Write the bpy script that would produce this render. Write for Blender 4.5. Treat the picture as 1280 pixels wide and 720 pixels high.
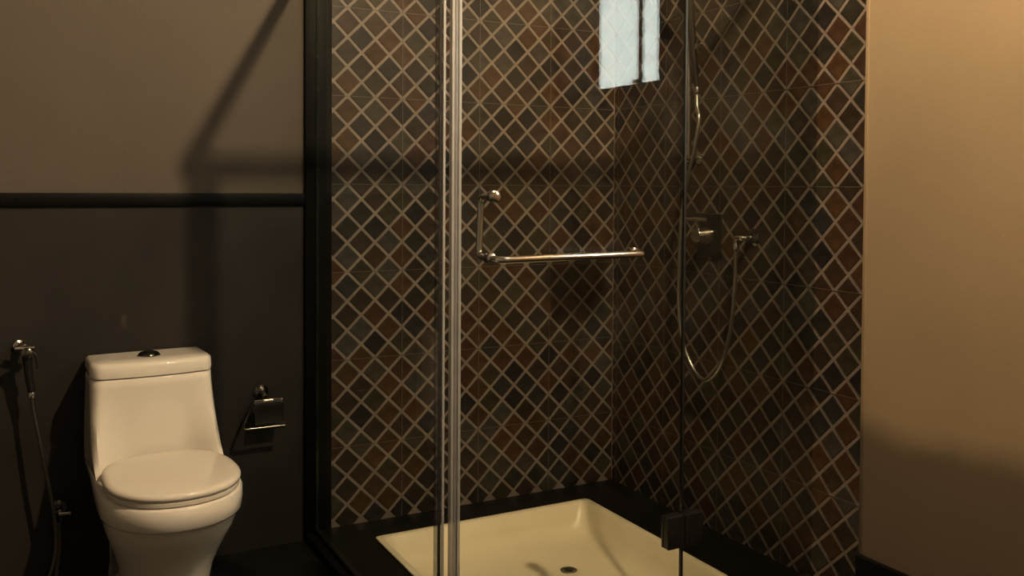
import bpy, bmesh, math, random
from mathutils import Vector, Matrix

# ------------------------------------------------------------------ clear
for o in list(bpy.data.objects):
    bpy.data.objects.remove(o, do_unlink=True)
scene = bpy.context.scene
COL = scene.collection
PI = math.pi
random.seed(11)

EYE = 1.196                      # camera height above the floor, metres


def h(z):
    """height measured from eye level -> height above the floor"""
    return z + EYE


# ------------------------------------------------------------------ camera
F_PX, YAW, PITCH, ROLL, CY = 1158.5, 0.492, 0.0235, 0.0057, 259.7
_d = Vector((math.sin(YAW) * math.cos(PITCH), math.cos(YAW) * math.cos(PITCH), -math.sin(PITCH)))
_r0 = Vector((math.cos(YAW), -math.sin(YAW), 0.0))
_u0 = _r0.cross(_d)
_r = _r0 * math.cos(ROLL) + _u0 * math.sin(ROLL)
_u = -_r0 * math.sin(ROLL) + _u0 * math.cos(ROLL)
cam_data = bpy.data.cameras.new('camera')
cam_data.sensor_width = 36.0
cam_data.lens = F_PX * 36.0 / 1280.0
cam_data.shift_y = -(360.0 - CY) / 1280.0
cam_data.clip_start = 0.02
cam = bpy.data.objects.new('camera', cam_data)
cam.matrix_world = Matrix(((_r.x, _u.x, -_d.x, 0), (_r.y, _u.y, -_d.y, 0), (_r.z, _u.z, -_d.z, EYE), (0, 0, 0, 1)))
COL.objects.link(cam)
scene.camera = cam

# ------------------------------------------------------------------ world: pale overcast daylight outside the window
world = bpy.data.worlds.new('overcast_sky')
scene.world = world
world.use_nodes = True
bg = world.node_tree.nodes['Background']
bg.inputs['Color'].default_value = (0.95, 1.0, 0.91, 1)
bg.inputs['Strength'].default_value = 22.0

# ------------------------------------------------------------------ exposure
vs = scene.view_settings
vs.view_transform = 'Standard'
vs.look = 'None'
vs.gamma = 1.0
vs.use_curve_mapping = False
vs.exposure = 0.0

LAMP_POS = (1.295, 0.95, h(1.558))
LAMP_COLOR = (1.0, 0.700, 0.395, 1)
LAMP_STRENGTH = 6500.0

# ------------------------------------------------------------------ materials
MATS = {}


def new_mat(name):
    m = bpy.data.materials.new(name)
    m.use_nodes = True
    nt = m.node_tree
    b = nt.nodes['Principled BSDF']
    MATS[name] = m
    return m, nt, b


def mat(name, col, rough=0.5, metal=0.0, var=0.12, scale=8.0, bump=0.0, bscale=60.0, spec=0.5, coat=0.0):
    m, nt, b = new_mat(name)
    N = nt.nodes
    L = nt.links
    tc = N.new('ShaderNodeTexCoord')
    nz = N.new('ShaderNodeTexNoise')
    nz.inputs['Scale'].default_value = scale
    nz.inputs['Detail'].default_value = 5
    L.new(tc.outputs['Object'], nz.inputs['Vector'])
    rp = N.new('ShaderNodeValToRGB')
    rp.color_ramp.elements[0].position = 0.3
    rp.color_ramp.elements[1].position = 0.7
    lo = [max(0, c * (1 - var)) for c in col]
    hi = [min(1, c * (1 + var)) for c in col]
    rp.color_ramp.elements[0].color = (*lo, 1)
    rp.color_ramp.elements[1].color = (*hi, 1)
    L.new(nz.outputs['Fac'], rp.inputs['Fac'])
    L.new(rp.outputs['Color'], b.inputs['Base Color'])
    b.inputs['Roughness'].default_value = rough
    b.inputs['Metallic'].default_value = metal
    b.inputs['Specular IOR Level'].default_value = spec
    b.inputs['Coat Weight'].default_value = coat
    if bump > 0:
        n2 = N.new('ShaderNodeTexNoise')
        n2.inputs['Scale'].default_value = bscale
        n2.inputs['Detail'].default_value = 4
        L.new(tc.outputs['Object'], n2.inputs['Vector'])
        bp = N.new('ShaderNodeBump')
        bp.inputs['Strength'].default_value = bump
        bp.inputs['Distance'].default_value = 0.004
        L.new(n2.outputs['Fac'], bp.inputs['Height'])
        L.new(bp.outputs['Normal'], b.inputs['Normal'])
    return m


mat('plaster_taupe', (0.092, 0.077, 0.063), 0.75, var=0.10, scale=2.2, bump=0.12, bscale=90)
mat('plaster_charcoal', (0.0235, 0.0222, 0.0208), 0.62, var=0.22, scale=3.5, bump=0.12, bscale=90, spec=0.22)
mat('plaster_ceiling', (0.20, 0.19, 0.18), 0.8, var=0.05)
mat('plaster_room', (0.19, 0.175, 0.16), 0.8, var=0.06, scale=2.0)
mat('black_paint', (0.0025, 0.0025, 0.0025), 0.5, var=0.3, scale=6, spec=0.12)
mat('black_granite', (0.006, 0.006, 0.006), 0.35, var=0.6, scale=160, spec=0.25)
mat('floor_slate', (0.010, 0.0095, 0.009), 0.5, var=0.35, scale=14, bump=0.1, bscale=40, spec=0.35)
mat('grout_tan', (0.185, 0.155, 0.134), 0.5, var=0.16, scale=14, bump=0.25, bscale=120)
mat('joint_pale', (0.13, 0.112, 0.095), 0.35, var=0.15, scale=30)
mat('porcelain', (0.80, 0.78, 0.72), 0.06, var=0.02, scale=3, coat=0.3)
mat('seat_plastic', (0.80, 0.77, 0.70), 0.16, var=0.02, scale=3)
mat('acrylic_cream', (0.86, 0.79, 0.58), 0.32, var=0.05, scale=5, bump=0.03, bscale=70)
mat('chrome', (0.72, 0.70, 0.66), 0.13, metal=1.0, var=0.05, scale=12)
mat('dark_chrome', (0.16, 0.16, 0.155), 0.16, metal=1.0, var=0.15, scale=14)
mat('brushed_steel', (0.42, 0.38, 0.32), 0.4, metal=1.0, var=0.1, scale=40)
mat('smoked_chrome', (0.055, 0.055, 0.053), 0.2, metal=1.0, var=0.2, scale=14)
mat('hinge_black', (0.012, 0.012, 0.012), 0.3, var=0.3, scale=25, spec=0.3)
mat('black_rubber', (0.012, 0.012, 0.012), 0.5, var=0.2, scale=30)
mat('hose_steel', (0.50, 0.49, 0.46), 0.30, metal=1.0, var=0.2, scale=220)
mat('hose_dark', (0.16, 0.16, 0.15), 0.32, metal=1.0, var=0.3, scale=260)
mat('window_frame', (0.018, 0.020, 0.024), 0.4, var=0.2, scale=20)
mat('edge_glass', (0.010, 0.016, 0.014), 0.15, var=0.2, scale=20)
mat('bead_plaster', (0.36, 0.30, 0.22), 0.7, var=0.08, scale=8)
mat('lamp_metal', (0.45, 0.42, 0.36), 0.3, metal=1.0, var=0.05)


def plaster_dark_foot():
    """taupe plaster with a darker band along its foot, its upper edge uneven"""
    m = mat('plaster_dark_foot', (0.312, 0.240, 0.156), 0.75, var=0.08, scale=2.2, bump=0.12, bscale=90)
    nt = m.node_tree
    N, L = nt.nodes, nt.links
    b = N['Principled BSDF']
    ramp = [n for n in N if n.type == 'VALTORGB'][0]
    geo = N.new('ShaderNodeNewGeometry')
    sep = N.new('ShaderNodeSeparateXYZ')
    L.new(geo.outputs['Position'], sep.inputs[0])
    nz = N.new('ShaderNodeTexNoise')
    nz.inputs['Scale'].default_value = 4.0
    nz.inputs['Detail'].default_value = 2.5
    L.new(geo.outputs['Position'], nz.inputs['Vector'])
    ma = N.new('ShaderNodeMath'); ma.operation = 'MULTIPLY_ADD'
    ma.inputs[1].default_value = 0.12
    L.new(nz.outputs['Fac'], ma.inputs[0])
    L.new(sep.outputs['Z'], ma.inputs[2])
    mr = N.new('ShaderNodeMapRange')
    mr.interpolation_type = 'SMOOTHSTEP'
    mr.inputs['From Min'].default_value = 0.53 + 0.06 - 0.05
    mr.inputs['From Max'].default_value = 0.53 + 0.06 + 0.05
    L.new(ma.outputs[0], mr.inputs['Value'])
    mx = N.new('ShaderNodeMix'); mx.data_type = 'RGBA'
    mx.inputs['A'].default_value = (0.125, 0.096, 0.068, 1)  # darker colour of the lowest part of the wall
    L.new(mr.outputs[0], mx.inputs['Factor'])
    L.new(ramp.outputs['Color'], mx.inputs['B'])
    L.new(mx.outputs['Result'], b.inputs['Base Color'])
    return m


plaster_dark_foot()


def scuffed_wall():
    """pale scuff with a thin run below it on the charcoal wall, above the cistern"""
    m_ = MATS['plaster_charcoal']
    N, L = m_.node_tree.nodes, m_.node_tree.links
    b_ = N['Principled BSDF']
    ramp = [n for n in N if n.type == 'VALTORGB'][0]
    geo = N.new('ShaderNodeNewGeometry')
    mp = N.new('ShaderNodeMapping'); mp.vector_type = 'POINT'
    mp.inputs['Location'].default_value = (-0.290 / 0.014, 0, -(h(-0.42)) / 0.035)
    mp.inputs['Scale'].default_value = (1 / 0.014, 0.0, 1 / 0.035)
    L.new(geo.outputs['Position'], mp.inputs['Vector'])
    ln = N.new('ShaderNodeVectorMath'); ln.operation = 'LENGTH'
    L.new(mp.outputs[0], ln.inputs[0])
    nz = N.new('ShaderNodeTexNoise'); nz.inputs['Scale'].default_value = 60
    L.new(geo.outputs['Position'], nz.inputs['Vector'])
    ad = N.new('ShaderNodeMath'); ad.operation = 'MULTIPLY_ADD'; ad.inputs[1].default_value = 1.2
    L.new(nz.outputs['Fac'], ad.inputs[0]); L.new(ln.outputs['Value'], ad.inputs[2])
    mr = N.new('ShaderNodeMapRange')
    mr.inputs['From Min'].default_value = 0.7; mr.inputs['From Max'].default_value = 1.5
    mr.inputs['To Min'].default_value = 0.45; mr.inputs['To Max'].default_value = 0.0
    L.new(ad.outputs[0], mr.inputs['Value'])
    mx = N.new('ShaderNodeMix'); mx.data_type = 'RGBA'
    mx.inputs['B'].default_value = (0.085, 0.078, 0.068, 1)
    L.new(mr.outputs[0], mx.inputs['Factor']); L.new(ramp.outputs['Color'], mx.inputs['A'])
    L.new(mx.outputs['Result'], b_.inputs['Base Color'])


scuffed_wall()

TILE_COLS = [(0.047, 0.026, 0.013), (0.034, 0.021, 0.013), (0.025, 0.018, 0.013), (0.040, 0.037, 0.033),
             (0.022, 0.021, 0.020), (0.030, 0.027, 0.016), (0.053, 0.029, 0.014), (0.015, 0.013, 0.013),
             (0.032, 0.022, 0.016), (0.040, 0.036, 0.026), (0.020, 0.018, 0.014), (0.044, 0.023, 0.014)]
for i, c in enumerate(TILE_COLS):
    mat('slate_tile_%d' % i, c, 0.42, var=0.40, scale=22, bump=0.22, bscale=75, spec=0.22)


def glass_mat(name, tint, haze=0.02, refl=1.0):
    """thin architectural glass: tinted see-through, Schlick mirror reflection and a trace of water marks"""
    m = bpy.data.materials.new(name)
    m.use_nodes = True
    nt = m.node_tree
    N, L = nt.nodes, nt.links
    N.clear()
    out = N.new('ShaderNodeOutputMaterial')
    tr = N.new('ShaderNodeBsdfTransparent'); tr.inputs[0].default_value = (*tint, 1)
    gl = N.new('ShaderNodeBsdfGlossy'); gl.inputs['Roughness'].default_value = 0.0
    gl.inputs[0].default_value = (0.95, 0.97, 0.96, 1)
    lw = N.new('ShaderNodeLayerWeight'); lw.inputs[0].default_value = 0.5
    pw = N.new('ShaderNodeMath'); pw.operation = 'POWER'; pw.inputs[1].default_value = 5
    L.new(lw.outputs['Facing'], pw.inputs[0])
    fr = N.new('ShaderNodeMath'); fr.operation = 'MULTIPLY_ADD'
    fr.inputs[1].default_value = 0.957 * refl; fr.inputs[2].default_value = 0.043 * refl
    L.new(pw.outputs[0], fr.inputs[0])
    m1 = N.new('ShaderNodeMixShader')
    L.new(fr.outputs[0], m1.inputs[0]); L.new(tr.outputs[0], m1.inputs[1]); L.new(gl.outputs[0], m1.inputs[2])
    tc = N.new('ShaderNodeTexCoord')
    nz = N.new('ShaderNodeTexNoise'); nz.inputs['Scale'].default_value = 2.6; nz.inputs['Detail'].default_value = 6
    L.new(tc.outputs['Object'], nz.inputs['Vector'])
    mr = N.new('ShaderNodeMapRange')
    mr.inputs['From Min'].default_value = 0.52; mr.inputs['From Max'].default_value = 0.78
    mr.inputs['To Min'].default_value = haze * 0.06; mr.inputs['To Max'].default_value = haze
    L.new(nz.outputs['Fac'], mr.inputs['Value'])
    df = N.new('ShaderNodeBsdfDiffuse'); df.inputs[0].default_value = (0.62, 0.64, 0.60, 1)
    m2 = N.new('ShaderNodeMixShader')
    L.new(mr.outputs[0], m2.inputs[0]); L.new(m1.outputs[0], m2.inputs[1]); L.new(df.outputs[0], m2.inputs[2])
    L.new(m2.outputs[0], out.inputs[0])
    MATS[name] = m
    return m


glass_mat('shower_glass', (0.955, 0.970, 0.962), haze=0.014, refl=0.42)
glass_mat('shower_glass_darker', (0.87, 0.885, 0.875), haze=0.018, refl=0.42)  # darker tint and slightly more haze than the other shower panes
glass_mat('window_glass', (0.97, 0.98, 0.98), haze=0.0)


def seal_mat(name, col, alpha, rough=0.25):
    m = mat(name, col, rough, var=0.08, scale=30)
    m.node_tree.nodes['Principled BSDF'].inputs['Alpha'].default_value = alpha
    return m


seal_mat('seal_milky', (0.50, 0.50, 0.48), 0.60)
seal_mat('seal_smoke', (0.10, 0.095, 0.10), 0.38)
seal_mat('seal_grey', (0.30, 0.29, 0.28), 0.6)


def frosted():
    m, nt, b = new_mat('frosted_pane')
    N, L = nt.nodes, nt.links
    out = [n for n in N if n.type == 'OUTPUT_MATERIAL'][0]
    tl = N.new('ShaderNodeBsdfTranslucent'); tl.inputs[0].default_value = (0.11, 0.115, 0.12, 1)
    b.inputs['Base Color'].default_value = (0.20, 0.20, 0.20, 1)
    b.inputs['Roughness'].default_value = 0.5
    nz = N.new('ShaderNodeTexNoise'); nz.inputs['Scale'].default_value = 90
    bp = N.new('ShaderNodeBump'); bp.inputs['Strength'].default_value = 0.2
    L.new(nz.outputs['Fac'], bp.inputs['Height']); L.new(bp.outputs[0], b.inputs['Normal'])
    ad = N.new('ShaderNodeMixShader'); ad.inputs[0].default_value = 0.6
    L.new(b.outputs[0], ad.inputs[1]); L.new(tl.outputs[0], ad.inputs[2]); L.new(ad.outputs[0], out.inputs[0])


frosted()
m, nt, b = new_mat('bulb_glow')
b.inputs['Base Color'].default_value = (1, 0.9, 0.7, 1)
b.inputs['Emission Color'].default_value = LAMP_COLOR
b.inputs['Emission Strength'].default_value = LAMP_STRENGTH

# ------------------------------------------------------------------ helpers


def link(name, me, m=None, parent=None, smooth=None, loc=None):
    if m is not None and not me.materials:
        for k in (m if isinstance(m, (list, tuple)) else [m]):
            me.materials.append(MATS[k])
    o = bpy.data.objects.new(name, me)
    COL.objects.link(o)
    if parent is not None:
        o.parent = parent
    if loc is not None:
        o.location = loc
    if smooth is not None:
        me.polygons.foreach_set('use_smooth', [True] * len(me.polygons))
        me.set_sharp_from_angle(angle=math.radians(smooth))
    return o


def mesh_from(name, verts, faces):
    me = bpy.data.meshes.new(name)
    me.from_pydata([tuple(v) for v in verts], [], faces)
    bm = bmesh.new(); bm.from_mesh(me)
    bmesh.ops.recalc_face_normals(bm, faces=bm.faces)
    bm.to_mesh(me); bm.free()
    me.update()
    return me


def box(name, x0, x1, y0, y1, z0, z1, m, parent=None, bevel=0.0, seg=2, smooth=None):
    bm = bmesh.new()
    bmesh.ops.create_cube(bm, size=1)
    for v in bm.verts:
        v.co = Vector(((x0 + x1) / 2 + v.co.x * (x1 - x0), (y0 + y1) / 2 + v.co.y * (y1 - y0), (z0 + z1) / 2 + v.co.z * (z1 - z0)))
    if bevel > 0:
        bmesh.ops.bevel(bm, geom=list(bm.edges), offset=bevel, segments=seg, profile=0.5, affect='EDGES')
    me = bpy.data.meshes.new(name)
    bm.to_mesh(me); bm.free()
    return link(name, me, m, parent, 40 if (bevel > 0 and smooth is None) else smooth)


def boxes(name, lst, m, parent=None):
    V, Fc = [], []
    for (x0, x1, y0, y1, z0, z1) in lst:
        n = len(V)
        V += [(x0, y0, z0), (x1, y0, z0), (x1, y1, z0), (x0, y1, z0), (x0, y0, z1), (x1, y0, z1), (x1, y1, z1), (x0, y1, z1)]
        Fc += [tuple(n + i for i in f) for f in ((0, 3, 2, 1), (4, 5, 6, 7), (0, 1, 5, 4), (1, 2, 6, 5), (2, 3, 7, 6), (3, 0, 4, 7))]
    me = bpy.data.meshes.new(name)
    me.from_pydata(V, [], Fc)
    return link(name, me, m, parent)


def smooth_path(pts, n=8):
    P = [Vector(p) for p in pts]
    if len(P) < 3:
        return P
    out = []
    for i in range(len(P) - 1):
        p0 = P[max(i - 1, 0)]; p1 = P[i]; p2 = P[i + 1]; p3 = P[min(i + 2, len(P) - 1)]
        for k in range(n):
            t = k / n
            out.append(0.5 * ((2 * p1) + (p2 - p0) * t + (2 * p0 - 5 * p1 + 4 * p2 - p3) * t * t + (3 * p1 - p0 - 3 * p2 + p3) * t ** 3))
    out.append(P[-1])
    return out


def round_path(pts, rad, n=6):
    """polyline with its corners rounded to a radius"""
    P = [Vector(p) for p in pts]
    out = [P[0]]
    for i in range(1, len(P) - 1):
        a = (P[i - 1] - P[i]).normalized(); b_ = (P[i + 1] - P[i]).normalized()
        s, e = P[i] + a * rad, P[i] + b_ * rad
        for k in range(n + 1):
            t = k / n
            out.append(s * (1 - t) ** 2 + P[i] * 2 * t * (1 - t) + e * t * t)
    out.append(P[-1])
    return out


def tube_mesh(name, path, r, seg=14, ring=None):
    P = [Vector(p) for p in path]
    V, Fc = [], []
    t0 = (P[1] - P[0]).normalized()
    nrm = t0.orthogonal().normalized()
    for i, p in enumerate(P):
        t = (P[min(i + 1, len(P) - 1)] - P[max(i - 1, 0)]).normalized()
        nrm = (nrm - t * nrm.dot(t)).normalized()
        bn = t.cross(nrm)
        rr = r[i] if isinstance(r, (list, tuple)) else r
        for k in range(seg):
            a = 2 * PI * k / seg
            V.append(p + (nrm * math.cos(a) + bn * math.sin(a)) * rr)
    for i in range(len(P) - 1):
        for k in range(seg):
            Fc.append((i * seg + k, i * seg + (k + 1) % seg, (i + 1) * seg + (k + 1) % seg, (i + 1) * seg + k))
    Fc.append(tuple(range(seg - 1, -1, -1)))
    Fc.append(tuple(range((len(P) - 1) * seg, len(P) * seg)))
    return mesh_from(name, V, Fc)


def tube(name, path, r, m, parent=None, seg=14):
    return link(name, tube_mesh(name, path, r, seg), m, parent, 45)


def lathe(name, prof, origin, axis, m, parent=None, seg=28):
    """profile = [(distance along axis, radius)]"""
    ax = Vector(axis).normalized(); o = Vector(origin)
    return tube(name, [o + ax * d for d, _ in prof], [max(r, 1e-4) for _, r in prof], m, parent, seg) if len(set(d for d, _ in prof)) == len(prof) else _lathe(name, prof, o, ax, m, parent, seg)


def _lathe(name, prof, o, ax, m, parent, seg):
    n = ax.orthogonal().normalized(); b_ = ax.cross(n)
    V, Fc = [], []
    for d, r in prof:
        for k in range(seg):
            a = 2 * PI * k / seg
            V.append(o + ax * d + (n * math.cos(a) + b_ * math.sin(a)) * max(r, 1e-4))
    for i in range(len(prof) - 1):
        for k in range(seg):
            Fc.append((i * seg + k, i * seg + (k + 1) % seg, (i + 1) * seg + (k + 1) % seg, (i + 1) * seg + k))
    Fc.append(tuple(range(seg - 1, -1, -1)))
    Fc.append(tuple(range((len(prof) - 1) * seg, len(prof) * seg)))
    return link(name, mesh_from(name, V, Fc), m, parent, 35)


def loft(name, rings, m, parent=None, cap0=True, cap1=True, smooth=50):
    n = len(rings[0])
    V, Fc = [], []
    for r in rings:
        V += [tuple(p) for p in r]
    for i in range(len(rings) - 1):
        for k in range(n):
            Fc.append((i * n + k, i * n + (k + 1) % n, (i + 1) * n + (k + 1) % n, (i + 1) * n + k))
    if cap0:
        Fc.append(tuple(range(n - 1, -1, -1)))
    if cap1:
        Fc.append(tuple(range((len(rings) - 1) * n, len(rings) * n)))
    return link(name, mesh_from(name, V, Fc), m, parent, smooth)


def empty(name, loc=(0, 0, 0)):
    o = bpy.data.objects.new(name, None)
    o.empty_display_size = 0.05
    o.location = loc
    COL.objects.link(o)
    return o


def tag(o, label, cat, group=None, kind=None):
    o['label'] = label
    o['category'] = cat
    if group:
        o['group'] = group
    if kind:
        o['kind'] = kind
    return o


# ------------------------------------------------------------------ key planes of the room
YB = 3.051                      # back wall
XR = 2.095                      # right wall
XL, YR = -1.0, -1.3             # left and rear wall (behind the camera)
ZC = h(1.66)                    # ceiling
YT = 1.822                      # where the tiles of the right wall end
XP0, XP1 = 0.848, 0.939         # black upright strip on the back wall
ZP = h(-1.168)                  # top of the black shower platform
YD = 2.0                        # plane of the glass door
TK = 0.12                       # wall thickness
ZT0, ZT1 = h(-0.067), h(-0.028) # black dado rail

# ------------------------------------------------------------------ setting
TX0, TX1, TY0, TY1 = 1.045, 1.868, 2.085, 2.884     # shower tray
o = boxes('floor', [(XL - TK, XR + TK, YR - TK, TY0, -0.1, 0), (XL - TK, TX0, TY0, YB + TK, -0.1, 0),
                    (TX1, XR + TK, TY0, YB + TK, -0.1, 0), (TX0, TX1, TY1, YB + TK, -0.1, 0), (TX0, TX1, TY0, TY1, -0.2, -0.12)], 'floor_slate')
tag(o, 'dark charcoal bathroom floor between the toilet and the shower', 'floor', kind='structure')
o = box('ceiling', XL - TK, XR + TK, YR - TK, YB + TK, ZC, ZC + 0.1, 'plaster_ceiling')
tag(o, 'plain plaster ceiling over the bathroom', 'ceiling', kind='structure')
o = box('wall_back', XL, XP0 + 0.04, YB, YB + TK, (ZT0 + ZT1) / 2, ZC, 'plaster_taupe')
tag(o, 'taupe plaster wall above the black dado rail', 'wall', kind='structure')
o = box('wall_back_lower', XL, XP0 + 0.04, YB, YB + TK, 0, (ZT0 + ZT1) / 2, 'plaster_charcoal')
tag(o, 'charcoal painted lower wall behind the toilet', 'wall', kind='structure')
o = box('trim_1', XL, XP0 + 0.001, YB - 0.012, YB, ZT0, ZT1, 'black_paint', bevel=0.002)
tag(o, 'thin black horizontal dado rail above the toilet', 'trim', kind='structure')
o = box('trim_2', XP0, XP1, YB - 0.016, YB + TK, 0, ZC, 'black_paint', bevel=0.002)
tag(o, 'wide black upright strip between plaster wall and shower tiles', 'trim', kind='structure')
o = box('wall_left', XL - TK, XL, YR, YB, 0, ZC, 'plaster_room')
tag(o, 'taupe plaster wall left of the toilet, out of view', 'wall', kind='structure')
o = box('wall_rear', XL - TK, XR + TK, YR - TK, YR, 0, ZC, 'plaster_room')
tag(o, 'taupe plaster wall behind the viewer', 'wall', kind='structure')

# right plaster wall with the window opening
WY0, WY1, WZ0, WZ1 = 0.49, 1.292, h(0.325), h(1.10)
o = boxes('wall_right', [(XR, XR + TK, YR, WY0, 0, ZC), (XR, XR + TK, WY1, YT, 0, ZC), (XR, XR + TK, WY0, WY1, 0, WZ0), (XR, XR + TK, WY0, WY1, WZ1, ZC)], 'plaster_dark_foot')
tag(o, 'warm lit taupe plaster wall right of the shower tiles, darker at its foot', 'wall', kind='structure')
o = box('trim_3', XR - 0.0025, XR + 0.05, YT - 0.011, YT, h(-1.03), ZC, 'plaster_dark_foot', bevel=0.001)
tag(o, 'narrow pale plaster bead along the edge of the tiles', 'trim', kind='structure')
o = box('baseboard_right', XR - 0.022, XR, YR, YT - 0.006, 0, h(-1.031), 'black_paint', bevel=0.003)
tag(o, 'black skirting board at the foot of the right plaster wall', 'baseboard', kind='structure')

# window on the right wall, seen mirrored in the glass door
win = empty('window_1', (XR, (WY0 + WY1) / 2, WZ0))
tag(win, 'high dark-framed window with bright sky, mirrored in the glass door', 'window', kind='structure')


def wbox(name, y0, y1, z0, z1, x0, x1, m, parent=win, bevel=0.002):
    return box(name, x0 - XR, x1 - XR, y0 - (WY0 + WY1) / 2, y1 - (WY0 + WY1) / 2, z0 - WZ0, z1 - WZ0, m, parent, bevel)


wbox('window_sill', WY0, WY1, WZ0, h(0.393), XR - 0.006, XR + 0.08, 'window_frame')
wbox('window_head', WY0, WY1, WZ1 - 0.05, WZ1, XR - 0.006, XR + 0.08, 'window_frame')
wbox('window_jamb', 1.232, WY1, h(0.393), WZ1 - 0.05, XR - 0.006, XR + 0.08, 'window_frame')
wbox('window_jamb', WY0, 0.52, h(0.393), WZ1 - 0.05, XR - 0.006, XR + 0.08, 'window_frame')
wbox('mullion', 1.094, 1.120, h(0.393), WZ1 - 0.05, XR + 0.002, XR + 0.012, 'window_frame')
wbox('mullion', 0.775, 0.822, h(0.393), WZ1 - 0.05, XR + 0.002, XR + 0.014, 'window_frame')
p = wbox('pane', 1.120, 1.232, h(0.393), WZ1 - 0.05, XR + 0.005, XR + 0.009, 'window_glass', bevel=0)
p = wbox('pane', 0.822, 1.094, h(0.393), WZ1 - 0.05, XR + 0.005, XR + 0.009, 'window_glass', bevel=0)
p = wbox('frosted_pane', 0.52, 0.775, h(0.393), WZ1 - 0.05, XR + 0.005, XR + 0.010, 'frosted_pane', bevel=0)
wbox('window_latch', 1.054, 1.086, h(0.398), h(0.412), XR + 0.002, XR + 0.016, 'window_frame')

# portal so the daylight entering through the opening is sampled well
pd = bpy.data.lights.new('window_portal', 'AREA')
pd.shape = 'RECTANGLE'
pd.size = WZ1 - WZ0
pd.size_y = WY1 - WY0
pd.cycles.is_portal = True
po = bpy.data.objects.new('window_portal', pd)
po.location = (XR + TK + 0.02, (WY0 + WY1) / 2, (WZ0 + WZ1) / 2)
po.rotation_euler = (0, PI / 2, 0)
COL.objects.link(po)

# ------------------------------------------------------------------ diamond slate tiles
D = 0.1                          # diagonal pitch of the diamonds; three to a 30 cm sheet
HD = 0.0430                      # half diagonal of one diamond
JOINT_Z = h(0.0027)


def project(P):
    q = Vector(P) - Vector((0, 0, EYE))
    z = q.dot(_d)
    if z <= 0.05:
        return None
    return 640 + F_PX * q.dot(_r) / z, CY - F_PX * q.dot(_u) / z


def clip(poly, u0, u1, v0, v1):
    def cut(pl, f):
        out = []
        for i in range(len(pl)):
            a, b_ = pl[i], pl[(i + 1) % len(pl)]
            fa, fb = f(a), f(b_)
            if fa >= 0:
                out.append(a)
            if (fa >= 0) != (fb >= 0):
                t = fa / (fa - fb)
                out.append((a[0] + (b_[0] - a[0]) * t, a[1] + (b_[1] - a[1]) * t))
        return out
    for f in (lambda p: p[0] - u0, lambda p: u1 - p[0], lambda p: p[1] - v0, lambda p: v1 - p[1]):
        poly = cut(poly, f)
        if len(poly) < 3:
            return []
    return poly


def area(pl):
    return 0.5 * abs(sum(pl[i][0] * pl[(i + 1) % len(pl)][1] - pl[(i + 1) % len(pl)][0] * pl[i][1] for i in range(len(pl))))


def piece(poly, lo=-0.001, hi=0.0022):
    """a tile piece: outline with a small chamfered top"""
    cx = sum(p[0] for p in poly) / len(poly); cy = sum(p[1] for p in poly) / len(poly)
    n = len(poly)
    V = [(p[0], p[1], lo) for p in poly] + [(p[0], p[1], hi * 0.45) for p in poly] + \
        [(cx + (p[0] - cx) * 0.955, cy + (p[1] - cy) * 0.955, hi) for p in poly]
    Fc = []
    for k in range(n):
        Fc.append((k, (k + 1) % n, n + (k + 1) % n, n + k))
        Fc.append((n + k, n + (k + 1) % n, 2 * n + (k + 1) % n, 2 * n + k))
    Fc.append(tuple(range(2 * n, 3 * n)))
    return V, Fc


full_poly = [(HD, 0), (0, HD), (-HD, 0), (0, -HD)]
FULL = []
for i in range(len(TILE_COLS)):
    V, Fc = piece(full_poly)
    me = bpy.data.meshes.new('diamond_tile')
    me.from_pydata(V, [], Fc)
    me.materials.append(MATS['slate_tile_%d' % i])
    FULL.append(me)


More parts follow.
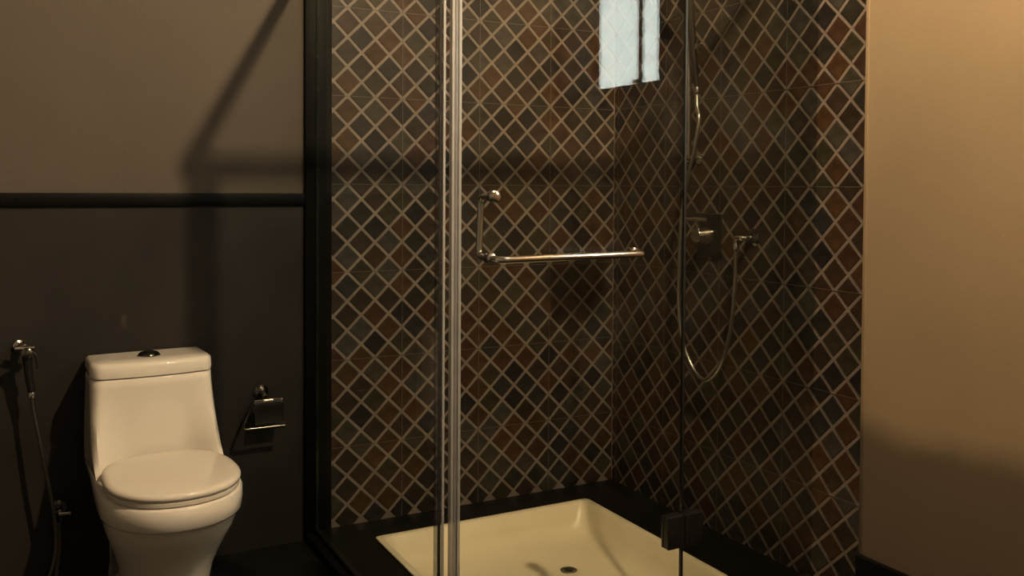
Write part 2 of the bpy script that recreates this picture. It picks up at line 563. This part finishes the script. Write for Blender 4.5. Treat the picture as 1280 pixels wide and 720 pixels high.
def tiled_wall(name, label, u0, u1, uj, v0, v1, loc, rot, to_world, seed, foot=None, corner=None):
    rnd = random.Random(seed)
    o = box(name, u0, u1, v0 if foot is None else foot, v1, -TK, 0, 'grout_tan')
    o.location = loc
    o.rotation_euler = rot
    tag(o, label, 'wall', kind='structure')
    cells = []
    nu0, nu1 = int((u0 - uj) / D) - 2, int((u1 - uj) / D) + 2
    nv0, nv1 = int((v0 - JOINT_Z) / D) - 2, int((v1 - JOINT_Z) / D) + 2
    for i in range(nu0, nu1 + 1):
        for j in range(nv0, nv1 + 1):
            for (cu, cv) in ((uj + (i + .5) * D, JOINT_Z + j * D), (uj + i * D, JOINT_Z + (j + .5) * D)):
                pl = clip([(cu + a, cv + b_) for a, b_ in full_poly], u0 + 0.001, u1 - 0.001, v0 + 0.001, v1 - 0.001)
                if not pl or area(pl) < 0.0003:
                    continue
                pp = [project(to_world(a, b_)) for a, b_ in pl]
                seen = all(q is not None and -5 < q[0] < 1285 and -5 < q[1] < 725 for q in pp)
                cells.append((area(pp) if seen else 0.0, cu, cv, pl, rnd.randrange(len(TILE_COLS))))
    cells.sort(key=lambda c: -c[0])
    whole = 2 * HD * HD * 0.999
    for a, cu, cv, pl, ci in cells[:300]:
        if area(pl) >= whole:
            link('diamond_tile', FULL[ci], None, o, loc=(cu, cv, 0))
        else:
            V, Fc = piece([(q[0] - cu, q[1] - cv) for q in pl])
            me = bpy.data.meshes.new('diamond_tile')
            me.from_pydata(V, [], Fc)
            link('diamond_tile', me, 'slate_tile_%d' % ci, o, loc=(cu, cv, 0))
    V, Fc, MI = [], [], []
    for a, cu, cv, pl, ci in cells[300:]:
        v, f = piece(pl)
        n = len(V)
        V += v
        Fc += [tuple(n + k for k in q) for q in f]
        MI += [ci] * len(f)
    me = bpy.data.meshes.new('diamond_tiles_rest')
    me.from_pydata(V, [], Fc)
    for i in range(len(TILE_COLS)):
        me.materials.append(MATS['slate_tile_%d' % i])
    me.polygons.foreach_set('material_index', MI)
    r = link('diamond_tiles_rest', me, None, o)
    r['kind'] = 'stuff'
    # fine joints of the 30 cm sheets
    hw = 0.0007
    k = int((u0 - uj) / 0.3) - 1
    while uj + k * 0.3 < u1 - 0.004:
        u = uj + k * 0.3
        if u > u0 + 0.004:
            box('sheet_joint', u - hw, u + hw, v0, v1, 0, 0.00235, 'joint_pale', o)
        k += 1
    k = int((v0 - JOINT_Z) / 0.3) - 1
    while JOINT_Z + k * 0.3 < v1 - 0.004:
        v = JOINT_Z + k * 0.3
        if v > v0 + 0.004:
            box('sheet_joint', u0, u1, v - hw, v + hw, 0, 0.00235, 'joint_pale', o)
        k += 1
    if corner is not None:
        box('corner_joint', corner - 0.0045, corner - 0.002, v0, v1, 0, 0.0032, 'grout_tan', o)
    return o


tiled_wall('wall_shower_back', 'back shower wall of brown slate diamond tiles with tan grout', XP1 - 0.002, XR, 1.1981, ZP - 0.002, ZC,
           (0, YB, 0), (PI / 2, 0, 0), lambda u, v: (u, YB, v), 5, foot=-0.09, corner=XR)
# on the right wall the local u axis runs towards the viewer: world y = -u
tiled_wall('wall_shower_right', 'right shower wall of brown slate diamond tiles beside the plaster', -YB, -YT, -2.1223, 0.0, ZC,
           (XR, 0, 0), (PI / 2, 0, -PI / 2), lambda u, v: (XR, -u, v), 9)

# ------------------------------------------------------------------ shower platform and tray
PX0, PY0 = XP0 + 0.004, 1.90
o = boxes('shower_platform', [(PX0, TX0, PY0, YB - 0.017, 0.0, ZP), (XP1 + 0.001, TX0, YB - 0.017, YB - 0.004, 0.0, ZP), (TX1, XR - 0.004, PY0, YB - 0.004, 0.0, ZP),
                              (TX0, TX1, TY1, YB - 0.004, 0.0, ZP), (TX0, TX1, PY0, TY0, 0.0, ZP)], 'black_granite')
tag(o, 'low black stone platform framing the shower tray', 'platform')

tray = empty('shower_tray', ((TX0 + TX1) / 2, (TY0 + TY1) / 2, -0.12))
tag(tray, 'cream square shower tray sunk into the black platform', 'shower tray')


def rrect(hx, hy, r, z, n=6, cx=0.0, cy=0.0):
    pts = []
    for (sx, sy, a0) in ((1, 1, 0), (-1, 1, PI / 2), (-1, -1, PI), (1, -1, 3 * PI / 2)):
        for k in range(n + 1):
            a = a0 + PI / 2 * k / n
            pts.append((cx + sx * (hx - r) + r * math.cos(a), cy + sy * (hy - r) + r * math.sin(a), z))
    return pts


hx, hy = (TX1 - TX0) / 2 - 0.001, (TY1 - TY0) / 2 - 0.001
zr = ZP + 0.008 + 0.12
rings = [rrect(hx - 0.002, hy - 0.002, 0.012, 0.0), rrect(hx - 0.002, hy - 0.002, 0.012, zr - 0.010), rrect(hx + 0.006, hy + 0.006, 0.016, zr - 0.006),
         rrect(hx + 0.006, hy + 0.006, 0.016, zr - 0.002), rrect(hx + 0.002, hy + 0.002, 0.016, zr), rrect(hx - 0.012, hy - 0.012, 0.022, zr),
         rrect(hx - 0.018, hy - 0.018, 0.030, zr - 0.005), rrect(hx - 0.034, hy - 0.034, 0.050, zr - 0.055), rrect(hx - 0.048, hy - 0.048, 0.060, zr - 0.085),
         rrect(hx - 0.066, hy - 0.066, 0.070, zr - 0.098), rrect(hx - 0.10, hy - 0.10, 0.07, zr - 0.103), rrect(0.05, 0.05, 0.049, zr - 0.109, cx=0.148, cy=0.098)]
loft('tray_body', rings, 'acrylic_cream', tray, smooth=55)
dz = zr - 0.109
_lathe('drain_ring', [(0.0, 0.027), (0.0012, 0.028), (0.002, 0.027), (0.0016, 0.018), (0.0008, 0.016)], Vector((0.148, 0.098, dz)), Vector((0, 0, 1)), 'brushed_steel', tray, 28)
_lathe('drain_hole', [(0.0009, 0.0155), (0.0014, 0.0155)], Vector((0.148, 0.098, dz)), Vector((0, 0, 1)), 'black_rubber', tray, 24)

# ------------------------------------------------------------------ glass enclosure
GT, GB = h(0.797), ZP + 0.006
GH = 0.004


def pane(name, x0, x1, y0, y1, z0, z1, parent, thin, glass='shower_glass', clear=()):
    """glass slab; the narrow faces get the dark green of a cut glass edge"""
    V = [(x0, y0, z0), (x1, y0, z0), (x1, y1, z0), (x0, y1, z0), (x0, y0, z1), (x1, y0, z1), (x1, y1, z1), (x0, y1, z1)]
    Fc = [(0, 3, 2, 1), (4, 5, 6, 7), (0, 1, 5, 4), (1, 2, 6, 5), (2, 3, 7, 6), (3, 0, 4, 7)]
    me = bpy.data.meshes.new(name)
    me.from_pydata(V, [], Fc)
    me.materials.append(MATS[glass]); me.materials.append(MATS['edge_glass'])
    big = (2, 4) if thin == 'y' else (3, 5)
    for i, p_ in enumerate(me.polygons):
        p_.material_index = 0 if (i in big or i in clear) else 1
    return link(name, me, None, parent)


XS = 0.888                                             # plane of the side panel
side = empty('shower_side_panel', (XS, 2.5, ZP))
tag(side, 'fixed glass side panel of the shower next to the black strip', 'glass panel')
pane('glass_pane', -GH, GH, 2.018 - 2.5, YB - 0.02 - 2.5, GB - ZP, GT - ZP, side, 'x')
box('edge_seal', -0.009, 0.007, 2.004 - 2.5, 2.032 - 2.5, GB - ZP, GT - ZP, 'seal_smoke', side, 0.002)
box('edge_profile', -0.001, 0.005, 1.998 - 2.5, 2.003 - 2.5, GB - ZP, GT - ZP, 'seal_milky', side, 0.001)
box('floor_channel', -0.008, 0.008, 2.03 - 2.5, YB - 0.02 - 2.5, 0.0, 0.012, 'hinge_black', side, 0.001)

HX = 1.604                                             # hinge line between door and fixed panel
fixp = empty('shower_front_panel', (1.85, YD, ZP))
tag(fixp, 'fixed glass panel between the hinged door and the right wall', 'glass panel')
pane('glass_pane', HX + 0.004 - 1.85, XR - 0.003 - 1.85, -GH, GH, GB - ZP, GT - ZP, fixp, 'y', 'shower_glass_darker', (3,))
box('floor_channel', HX + 0.004 - 1.85, XR - 0.004 - 1.85, -0.008, 0.008, 0.0, 0.012, 'hinge_black', fixp, 0.001)
hr = empty('header_rail', (XS, YD, GT))
tag(hr, 'chrome header rail along the top of the shower glass', 'rail')
box('rail_tube', -0.012, 0.012, -0.012, YB - 0.018 - YD, 0.0005, 0.028, 'chrome', hr, 0.003)
box('rail_tube', 0.0125, XR - 0.003 - XS, -0.012, 0.012, 0.0005, 0.028, 'chrome', hr, 0.003)

door = empty('shower_door', (HX, YD, ZP))
tag(door, 'hinged glass shower door carrying a chrome towel bar', 'shower door')
pane('glass_pane', 0.926 - HX, -0.004, -GH, GH, GB - ZP + 0.006, GT - ZP - 0.006, door, 'y')
DL = 0.906 - HX
box('door_seal', DL, DL + 0.0075, -0.008, 0.008, GB - ZP + 0.006, GT - ZP - 0.006, 'seal_milky', door, 0.002)
box('door_seal', DL + 0.0085, DL + 0.0175, -0.006, 0.006, GB - ZP + 0.006, GT - ZP - 0.006, 'seal_grey', door, 0.002)
box('door_seal', DL + 0.0180, DL + 0.0265, -0.0075, 0.0075, GB - ZP + 0.006, GT - ZP - 0.006, 'seal_milky', door, 0.002)
box('hinge_seal', -0.0035, 0.0035, -0.004, 0.004, GB - ZP + 0.006, GT - ZP - 0.006, 'black_rubber', door, 0.0005)


def hinge(zc):
    hg = box('hinge', -0.056, 0.063, -0.0045, 0.0045, zc - 0.0440, zc + 0.0440, 'hinge_black', door, 0.001)
    for (a, b_) in ((-0.057, -0.002), (0.002, 0.064)):
        box('hinge_plate', a, b_, -0.017, -0.0046, zc - 0.0445, zc + 0.0445, 'hinge_black', hg, 0.0025, 3)
        box('hinge_plate', a, b_, 0.0046, 0.015, zc - 0.0445, zc + 0.0445, 'hinge_black', hg, 0.0025, 3)


hinge(h(-0.938) - ZP)
hinge(h(0.585) - ZP)

# L shaped handle: upright pull inside, towel bar outside, sharing the lower bolt
B1 = (1.018 - HX, h(-0.026) - ZP)
B2 = (1.012 - HX, h(-0.176) - ZP)
B3 = (1.432 - HX, h(-0.1725) - ZP)
tube('pull_handle', round_path([(B1[0], 0.006, B1[1]), (B1[0], 0.062, B1[1]), (B2[0], 0.062, B2[1]), (B2[0], 0.006, B2[1])], 0.022), 0.0088, 'chrome', door, 16)
tube('towel_bar', round_path([(B2[0], -0.006, B2[1]), (B2[0] , -0.058, B2[1]), (B3[0], -0.058, B3[1]), (B3[0], -0.006, B3[1])], 0.024), 0.0092, 'chrome', door, 16)
_lathe('handle_cap', [(0.004, 0.015), (0.010, 0.016), (0.016, 0.0155), (0.019, 0.012), (0.020, 0.004)], Vector((B1[0], 0, B1[1])), Vector((0, -1, 0)), 'chrome', door, 24)
for (bx, bz) in (B2, B3):
    _lathe('handle_collar', [(0.004, 0.013), (0.012, 0.013), (0.014, 0.0098)], Vector((bx, 0, bz)), Vector((0, -1, 0)), 'chrome', door, 22)
for (bx, bz) in (B1, B2):
    _lathe('handle_collar', [(0.004, 0.013), (0.012, 0.013), (0.014, 0.0095)], Vector((bx, 0, bz)), Vector((0, 1, 0)), 'chrome', door, 22)
_lathe('handle_cap', [(0.004, 0.013), (0.010, 0.0135), (0.013, 0.010), (0.014, 0.003)], Vector((B3[0], 0, B3[1])), Vector((0, 1, 0)), 'chrome', door, 22)

# ------------------------------------------------------------------ shower fittings on the right wall
SBY = 2.530
sb = empty('shower_slide_bar', (XR, SBY, h(0.10)))
tag(sb, 'slim chrome slide bar on the right tiled wall behind the door edge', 'slide bar')
SX = -0.052


def bracket(zc):
    _lathe('wall_bracket', [(0.0, 0.020), (0.006, 0.020), (0.008, 0.010), (0.050, 0.010), (0.052, 0.0125), (0.066, 0.0125), (0.068, 0.009)], Vector((0, 0, zc)), Vector((-1, 0, 0)), 'chrome', sb, 22)


tube('rail', [(SX, 0, -0.014), (SX, 0, 0.30), (SX, 0, 0.72)], 0.0095, 'chrome', sb, 16)
bracket(0.0)
bracket(0.70)
sl = _lathe('slider', [(-0.02, 0.016), (-0.016, 0.0185), (0.016, 0.0185), (0.02, 0.016)], Vector((SX, 0, 0.39)), Vector((0, 0, 1)), 'chrome', sb, 22)
_lathe('slider_knob', [(0.010, 0.012), (0.020, 0.0155), (0.036, 0.0165), (0.040, 0.013)], Vector((SX, 0, 0.395)), Vector((0, -1, 0)), 'chrome', sl, 22)
box('slider_fork', SX - 0.014, SX + 0.014, -0.052, -0.012, 0.365, 0.386, 'chrome', sl, 0.004)

hs = empty('hand_shower', (XR + SX - 0.008, SBY - 0.034, h(0.32)))
tag(hs, 'chrome hand shower hanging in the slide bar holder', 'hand shower')
tube('handle', smooth_path([(0.014, 0, 0.02), (0.008, 0, 0.08), (-0.004, 0, 0.16), (-0.014, 0, 0.25), (-0.020, 0, 0.32)]), [0.008 + 0.006 * min(1, k / 20) for k in range(33)], 'dark_chrome', hs, 16)
_lathe('spray_head', [(-0.022, 0.016), (-0.014, 0.034), (0.0, 0.046), (0.010, 0.047), (0.012, 0.042), (0.010, 0.02)], Vector((-0.026, 0, 0.355)), Vector((-0.93, 0, -0.36)), 'chrome', hs, 28)
_lathe('handle_nut', [(0.0, 0.0085), (0.004, 0.0105), (0.022, 0.0105), (0.026, 0.008)], Vector((0.0145, 0, -0.004)), Vector((0, 0, 1)), 'chrome', hs, 18)

hose = link('shower_hose', tube_mesh('shower_hose', smooth_path([
    (XR + SX + 0.0065, SBY - 0.034, h(0.318)), (XR - 0.050, 2.488, h(0.272)), (XR - 0.058, 2.468, h(0.225)), (XR - 0.064, 2.484, h(0.12)), (XR - 0.066, 2.518, h(0.02)),
    (XR - 0.066, 2.545, h(-0.12)), (XR - 0.064, 2.556, h(-0.27)), (XR - 0.060, 2.562, h(-0.41)), (XR - 0.056, 2.548, h(-0.52)),
    (XR - 0.052, 2.498, h(-0.615)), (XR - 0.050, 2.424, h(-0.650)), (XR - 0.050, 2.350, h(-0.580)), (XR - 0.048, 2.310, h(-0.46)), (XR - 0.046, 2.296, h(-0.33)), (XR - 0.046, 2.292, h(-0.205))], 10), 0.0066, 12),
    'hose_steel', None, 60)
tag(hose, 'looping metal shower hose hanging on the right tiled wall', 'hose')

mix = empty('shower_mixer', (XR, 2.470, h(-0.165)))
tag(mix, 'chrome single lever shower mixer on the right tiled wall', 'mixer tap')
box('wall_plate', -0.009, -0.001, -0.062, 0.062, -0.075, 0.075, 'hinge_black', mix, 0.004, 3)
_lathe('mixer_body', [(0.009, 0.030), (0.030, 0.029), (0.034, 0.026), (0.062, 0.025), (0.066, 0.022)], Vector((0, 0, 0)), Vector((-1, 0, 0)), 'chrome', mix, 30)
tube('lever', [(-0.052, 0.0, 0.022), (-0.058, -0.002, 0.040), (-0.062, -0.004, 0.056)], 0.0065, 'chrome', mix, 14)
tube('lever_grip', round_path([(-0.062, 0.052, 0.056), (-0.062, 0.0, 0.056), (-0.060, -0.055, 0.056)], 0.01), 0.0062, 'chrome', mix, 14)

out = empty('hose_outlet', (XR, 2.262, h(-0.163)))
tag(out, 'small chrome elbow outlet where the shower hose ends', 'outlet')
_lathe('flange', [(0.0, 0.030), (0.004, 0.030), (0.010, 0.022), (0.014, 0.013)], Vector((0, 0, 0)), Vector((-1, 0, 0)), 'dark_chrome', out, 26)
tube('elbow', round_path([(-0.010, 0, 0), (-0.046, 0.0, 0.0), (-0.046, 0.030, 0.0), (-0.046, 0.030, -0.030)], 0.012), 0.0088, 'chrome', out, 16)
_lathe('hose_nut', [(-0.042, 0.0098), (-0.038, 0.0108), (-0.022, 0.0108), (-0.018, 0.009)], Vector((-0.046, 0.030, 0.0)), Vector((0, 0, 1)), 'chrome', out, 18)

# ------------------------------------------------------------------ toilet
TXC = 0.346
toi = empty('toilet', (TXC, YB - 0.012, 0.0))
toi.rotation_euler.z = math.radians(3.0)
tag(toi, 'cream white one-piece toilet with its lid closed', 'toilet')


def sgn(x):
    return 1 if x >= 0 else -1


def bowl_ring(z, w, yc, yf, wr, yr=0.0, n=40, nr=12, ex=2.15):
    """front half superellipse, flanks easing to a straight rear"""
    pts = []
    for k in range(n + 1):
        a = PI * k / n
        c, s = math.cos(a), math.sin(a)
        pts.append((sgn(c) * w * abs(c) ** (2 / ex), yc - (yc - yf) * abs(s) ** (2 / ex), z))
    L = []
    for k in range(1, nr + 1):
        t = k / nr
        e = t * t * (3 - 2 * t)
        L.append((-(w + (wr - w) * e), yc + (yr - yc) * t, z))
    R = [(-x, y, z_) for x, y, z_ in reversed(L)]
    return pts + L + R


rings = [bowl_ring(0.0, 0.126, -0.30, -0.490, 0.105), bowl_ring(0.015, 0.124, -0.30, -0.488, 0.104), bowl_ring(0.05, 0.119, -0.30, -0.482, 0.100),
         bowl_ring(0.11, 0.117, -0.31, -0.485, 0.100), bowl_ring(0.16, 0.124, -0.33, -0.503, 0.102), bowl_ring(0.21, 0.140, -0.35, -0.535, 0.110),
         bowl_ring(0.25, 0.154, -0.37, -0.565, 0.122), bowl_ring(0.285, 0.165, -0.39, -0.592, 0.135), bowl_ring(0.317, 0.1715, -0.40, -0.608, 0.146),
         bowl_ring(0.323, 0.1725, -0.40, -0.610, 0.148), bowl_ring(0.3235, 0.1775, -0.40, -0.622, 0.155), bowl_ring(0.330, 0.1805, -0.40, -0.628, 0.160),
         bowl_ring(0.355, 0.1825, -0.40, -0.631, 0.166), bowl_ring(0.378, 0.1815, -0.40, -0.630, 0.168), bowl_ring(0.386, 0.176, -0.40, -0.623, 0.164), bowl_ring(0.387, 0.15, -0.40, -0.58, 0.14)]
loft('bowl', rings, 'porcelain', toi, smooth=60)


def tank_ring(z, w, d, wing, convex, r=0.035, n=9):
    """tank outline: rear at the wall, rounded front corners, the sides carried forward as wings low down"""
    pts = []
    m_ = 28
    for k in range(m_ + 1):
        s = 1 - 2 * k / m_                                   # +1 .. -1 along the front
        a = abs(s)
        yy = -d + convex * s * s - wing * max(0.0, (a - 0.45) / 0.55) ** 1.6
        # round the corner
        if a > 0.86:
            yy += r * (1 - math.sqrt(max(0, 1 - ((a - 0.86) / 0.14) ** 2)))
        pts.append((s * w, yy, z))
    yl = pts[-1][1]
    for k in range(1, 9):
        pts.append((-w + 0.004 * k / 8, yl + (0 - yl) * k / 8, z))
    for k in range(0, 9)[:-1]:
        pts.append((w - 0.004 * (8 - k) / 8, 0 + yl * k / 8, z))
    return pts


rings = []
for z, w, d, wing, cv in ((0.366, 0.171, 0.185, 0.200, 0.0), (0.380, 0.1725, 0.180, 0.165, 0.0), (0.40, 0.1735, 0.178, 0.132, 0.0), (0.43, 0.1738, 0.179, 0.096, 0.002), (0.47, 0.1735, 0.181, 0.062, 0.004),
                          (0.52, 0.1722, 0.184, 0.033, 0.008), (0.57, 0.1705, 0.187, 0.014, 0.012), (0.61, 0.1695, 0.190, 0.004, 0.016), (0.634, 0.1685, 0.191, 0.0, 0.018), (0.637, 0.164, 0.187, 0.0, 0.018)):
    rings.append(tank_ring(z, w, d, wing, cv))
loft('tank', rings, 'porcelain', toi, smooth=60)
rings = [tank_ring(z, w, d, 0, cv) for z, w, d, cv in ((0.639, 0.165, 0.188, 0.018), (0.6405, 0.1695, 0.1935, 0.018), (0.650, 0.1705, 0.195, 0.018), (0.668, 0.1695, 0.193, 0.018),
                                                      (0.677, 0.167, 0.190, 0.018), (0.682, 0.160, 0.180, 0.018), (0.6825, 0.10, 0.12, 0.010))]
loft('tank_lid', rings, 'porcelain', toi, smooth=60)
fb = _lathe('flush_button', [(0.0, 0.030), (0.003, 0.031), (0.008, 0.029), (0.012, 0.024), (0.0145, 0.015), (0.0155, 0.004)], Vector((-0.002, -0.095, 0.6825)), Vector((0, 0, 1)), 'dark_chrome', toi, 30)
_lathe('button_rim', [(0.0, 0.033), (0.003, 0.033), (0.004, 0.031)], Vector((-0.002, -0.095, 0.6823)), Vector((0, 0, 1)), 'chrome', fb, 30)


def lid_ring(z, g, ex=2.2):
    """outline of seat and lid shrunk by g"""
    pts = []
    w, yc = 0.1725 - g, -0.425
    for k in range(48):
        a = 2 * PI * k / 48
        c, s = math.cos(a), math.sin(a)
        if s >= 0:
            pts.append((sgn(c) * w * abs(c) ** (2 / ex), yc - (0.203 - g) * abs(s) ** (2 / ex), z))
        else:
            pts.append((sgn(c) * w * abs(c) ** (2 / 2.6), yc + (0.222 - g) * abs(s) ** (2 / 2.6), z))
    return pts


loft('seat', [lid_ring(0.3885, 0.008), lid_ring(0.390, 0.004), lid_ring(0.400, 0.003), lid_ring(0.402, 0.006)], 'seat_plastic', toi, smooth=50)
loft('seat_lid', [lid_ring(0.4035, 0.006), lid_ring(0.405, 0.0015), lid_ring(0.412, 0.0), lid_ring(0.418, 0.002), lid_ring(0.4215, 0.008), lid_ring(0.4235, 0.020),
                  lid_ring(0.425, 0.05), lid_ring(0.426, 0.10), lid_ring(0.4263, 0.15)], 'seat_plastic', toi, smooth=60)
for s in (-1, 1):
    _lathe('lid_hinge', [(-0.024, 0.008), (-0.022, 0.010), (0.022, 0.010), (0.024, 0.008)], Vector((s * 0.075, -0.205, 0.405)), Vector((1, 0, 0)), 'seat_plastic', toi, 16)

# ------------------------------------------------------------------ bidet sprayer left of the toilet
bs = empty('bidet_sprayer', (0.018, YB, h(-0.60)))
tag(bs, 'dark hand bidet sprayer in a chrome wall holder left of the toilet', 'bidet sprayer')
zh = 0.60 - 0.474
_lathe('wall_holder', [(0.0, 0.017), (0.004, 0.017), (0.007, 0.011), (0.050, 0.011), (0.052, 0.009)], Vector((-0.012, 0, zh)), Vector((0.30, -0.954, 0)), 'chrome', bs, 22)
tube('holder_bar', [(-0.020, -0.050, zh), (0.008, -0.058, zh), (0.030, -0.066, zh)], 0.0085, 'chrome', bs, 16)
tube('spray_body', smooth_path([(0.008, -0.074, zh - 0.008), (0.010, -0.074, zh - 0.04), (0.014, -0.072, zh - 0.085), (0.020, -0.068, zh - 0.125)]), [0.0135 - 0.004 * k / 24 for k in range(25)], 'hinge_black', bs, 16)
_lathe('spray_nozzle', [(-0.005, 0.011), (0.004, 0.015), (0.012, 0.015), (0.014, 0.012)], Vector((0.008, -0.080, zh - 0.010)), Vector((0, -0.95, 0.2)), 'dark_chrome', bs, 20)
tube('trigger', smooth_path([(0.014, -0.084, zh - 0.004), (0.028, -0.090, zh - 0.012), (0.034, -0.088, zh - 0.034), (0.036, -0.084, zh - 0.056)]), 0.0036, 'black_rubber', bs, 10)
_lathe('hose_nut', [(0.0, 0.0075), (0.003, 0.0095), (0.020, 0.0095), (0.023, 0.0075)], Vector((0.020, -0.068, zh - 0.146)), Vector((0, 0, 1)), 'chrome', bs, 18)
bh = link('bidet_hose', tube_mesh('bidet_hose', smooth_path([
    (0.038, YB - 0.068, h(-0.612)), (0.044, YB - 0.072, h(-0.66)), (0.056, YB - 0.078, h(-0.73)), (0.070, YB - 0.082, h(-0.82)), (0.084, YB - 0.084, h(-0.90)),
    (0.094, YB - 0.086, h(-0.97)), (0.098, YB - 0.090, h(-1.04)), (0.090, YB - 0.098, h(-1.10)), (0.072, YB - 0.100, h(-1.155)), (0.076, YB - 0.080, h(-1.178)),
    (0.096, YB - 0.060, h(-1.16)), (0.106, YB - 0.050, h(-1.08)), (0.108, YB - 0.048, h(-0.992))], 10), 0.0058, 12), 'hose_dark', None, 60)
tag(bh, 'thin dark metal hose curving down from the bidet sprayer', 'hose')
av = empty('angle_valve', (0.108, YB, h(-0.965)))
tag(av, 'small chrome angle valve on the wall beside the toilet', 'valve')
_lathe('flange', [(0.0, 0.022), (0.004, 0.022), (0.008, 0.012)], Vector((0, 0, 0)), Vector((0, -1, 0)), 'dark_chrome', av, 22)
_lathe('valve_body', [(0.006, 0.009), (0.034, 0.009), (0.036, 0.012), (0.060, 0.012), (0.062, 0.009)], Vector((0, 0, 0)), Vector((0, -1, 0)), 'dark_chrome', av, 20)
_lathe('valve_outlet', [(-0.028, 0.0075), (-0.024, 0.009), (0.0, 0.009)], Vector((0, -0.048, 0)), Vector((0, 0, 1)), 'dark_chrome', av, 18)
box('valve_lever', -0.004, 0.030, -0.070, -0.062, -0.005, 0.005, 'chrome', av, 0.002)

# ------------------------------------------------------------------ toilet paper holder
ph = empty('paper_holder', (0.716, YB, h(-0.70)))
tag(ph, 'dark chrome toilet paper holder with cover flap right of the toilet', 'paper holder')
_lathe('wall_rosette', [(0.0, 0.024), (0.005, 0.024), (0.010, 0.018), (0.014, 0.012)], Vector((-0.012, 0, 0.022)), Vector((0, -1, 0)), 'dark_chrome', ph, 26)
tube('arm', smooth_path([(-0.012, -0.010, 0.022), (-0.010, -0.030, 0.021), (-0.006, -0.046, 0.012)]), 0.0085, 'chrome', ph, 14)
for s in ((-0.062, -0.012), (0.000, 0.048)):
    box('cover_edge', s[0] + 0.018, s[1], -0.054, -0.044, 0.001, 0.0065, 'chrome', ph, 0.0015)
# curved cover flap swinging out over the roll
cv = []
prof = [(-0.047, 0.004), (-0.052, -0.004), (-0.055, -0.018), (-0.058, -0.036), (-0.062, -0.054), (-0.068, -0.070)]
V, Fc = [], []
for i, (y, z) in enumerate(prof):
    n = (prof[min(i + 1, 5)][0] - prof[max(i - 1, 0)][0], prof[min(i + 1, 5)][1] - prof[max(i - 1, 0)][1])
    ln = math.hypot(*n)
    for off in (0.0, 0.0025):
        for x in (-0.044, 0.048):
            V.append((x, y + n[1] / ln * off, z - n[0] / ln * off))
for i in range(5):
    a, b_ = i * 4, (i + 1) * 4
    Fc += [(a, a + 1, b_ + 1, b_), (a + 2, b_ + 2, b_ + 3, a + 3), (a, b_, b_ + 2, a + 2), (a + 1, a + 3, b_ + 3, b_ + 1)]
Fc += [(0, 2, 3, 1), (20, 21, 23, 22)]
link('cover_flap', mesh_from('cover_flap', V, Fc), 'smoked_chrome', ph, 40)
tube('side_arm', smooth_path([(-0.044, -0.044, 0.000), (-0.060, -0.050, -0.030), (-0.080, -0.066, -0.068)]), 0.0050, 'hinge_black', ph, 12)
tube('roll_bar', round_path([(-0.080, -0.066, -0.066), (-0.082, -0.080, -0.078), (0.048, -0.080, -0.078)], 0.010), 0.0058, 'dark_chrome', ph, 12)

# ------------------------------------------------------------------ ceiling lamp, the light of the room
lamp = empty('ceiling_lamp', (LAMP_POS[0], LAMP_POS[1], ZC))
tag(lamp, 'bare warm bulb in a small ceiling holder in front of the shower', 'lamp')
_lathe('ceiling_rose', [(0.0, 0.055), (0.010, 0.055), (0.022, 0.040), (0.026, 0.022)], Vector((0, 0, -0.0005)), Vector((0, 0, -1)), 'lamp_metal', lamp, 28)
_lathe('bulb_holder', [(0.022, 0.020), (0.046, 0.022), (0.052, 0.020)], Vector((0, 0, 0)), Vector((0, 0, -1)), 'lamp_metal', lamp, 22)
bz = LAMP_POS[2] - ZC
_lathe('bulb', [(bz + 0.044, 0.013), (bz + 0.030, 0.016), (bz + 0.014, 0.024), (bz, 0.027), (bz - 0.012, 0.0245), (bz - 0.021, 0.017), (bz - 0.026, 0.008), (bz - 0.027, 0.002)], Vector((0, 0, 0)), Vector((0, 0, 1)), 'bulb_glow', lamp, 20)
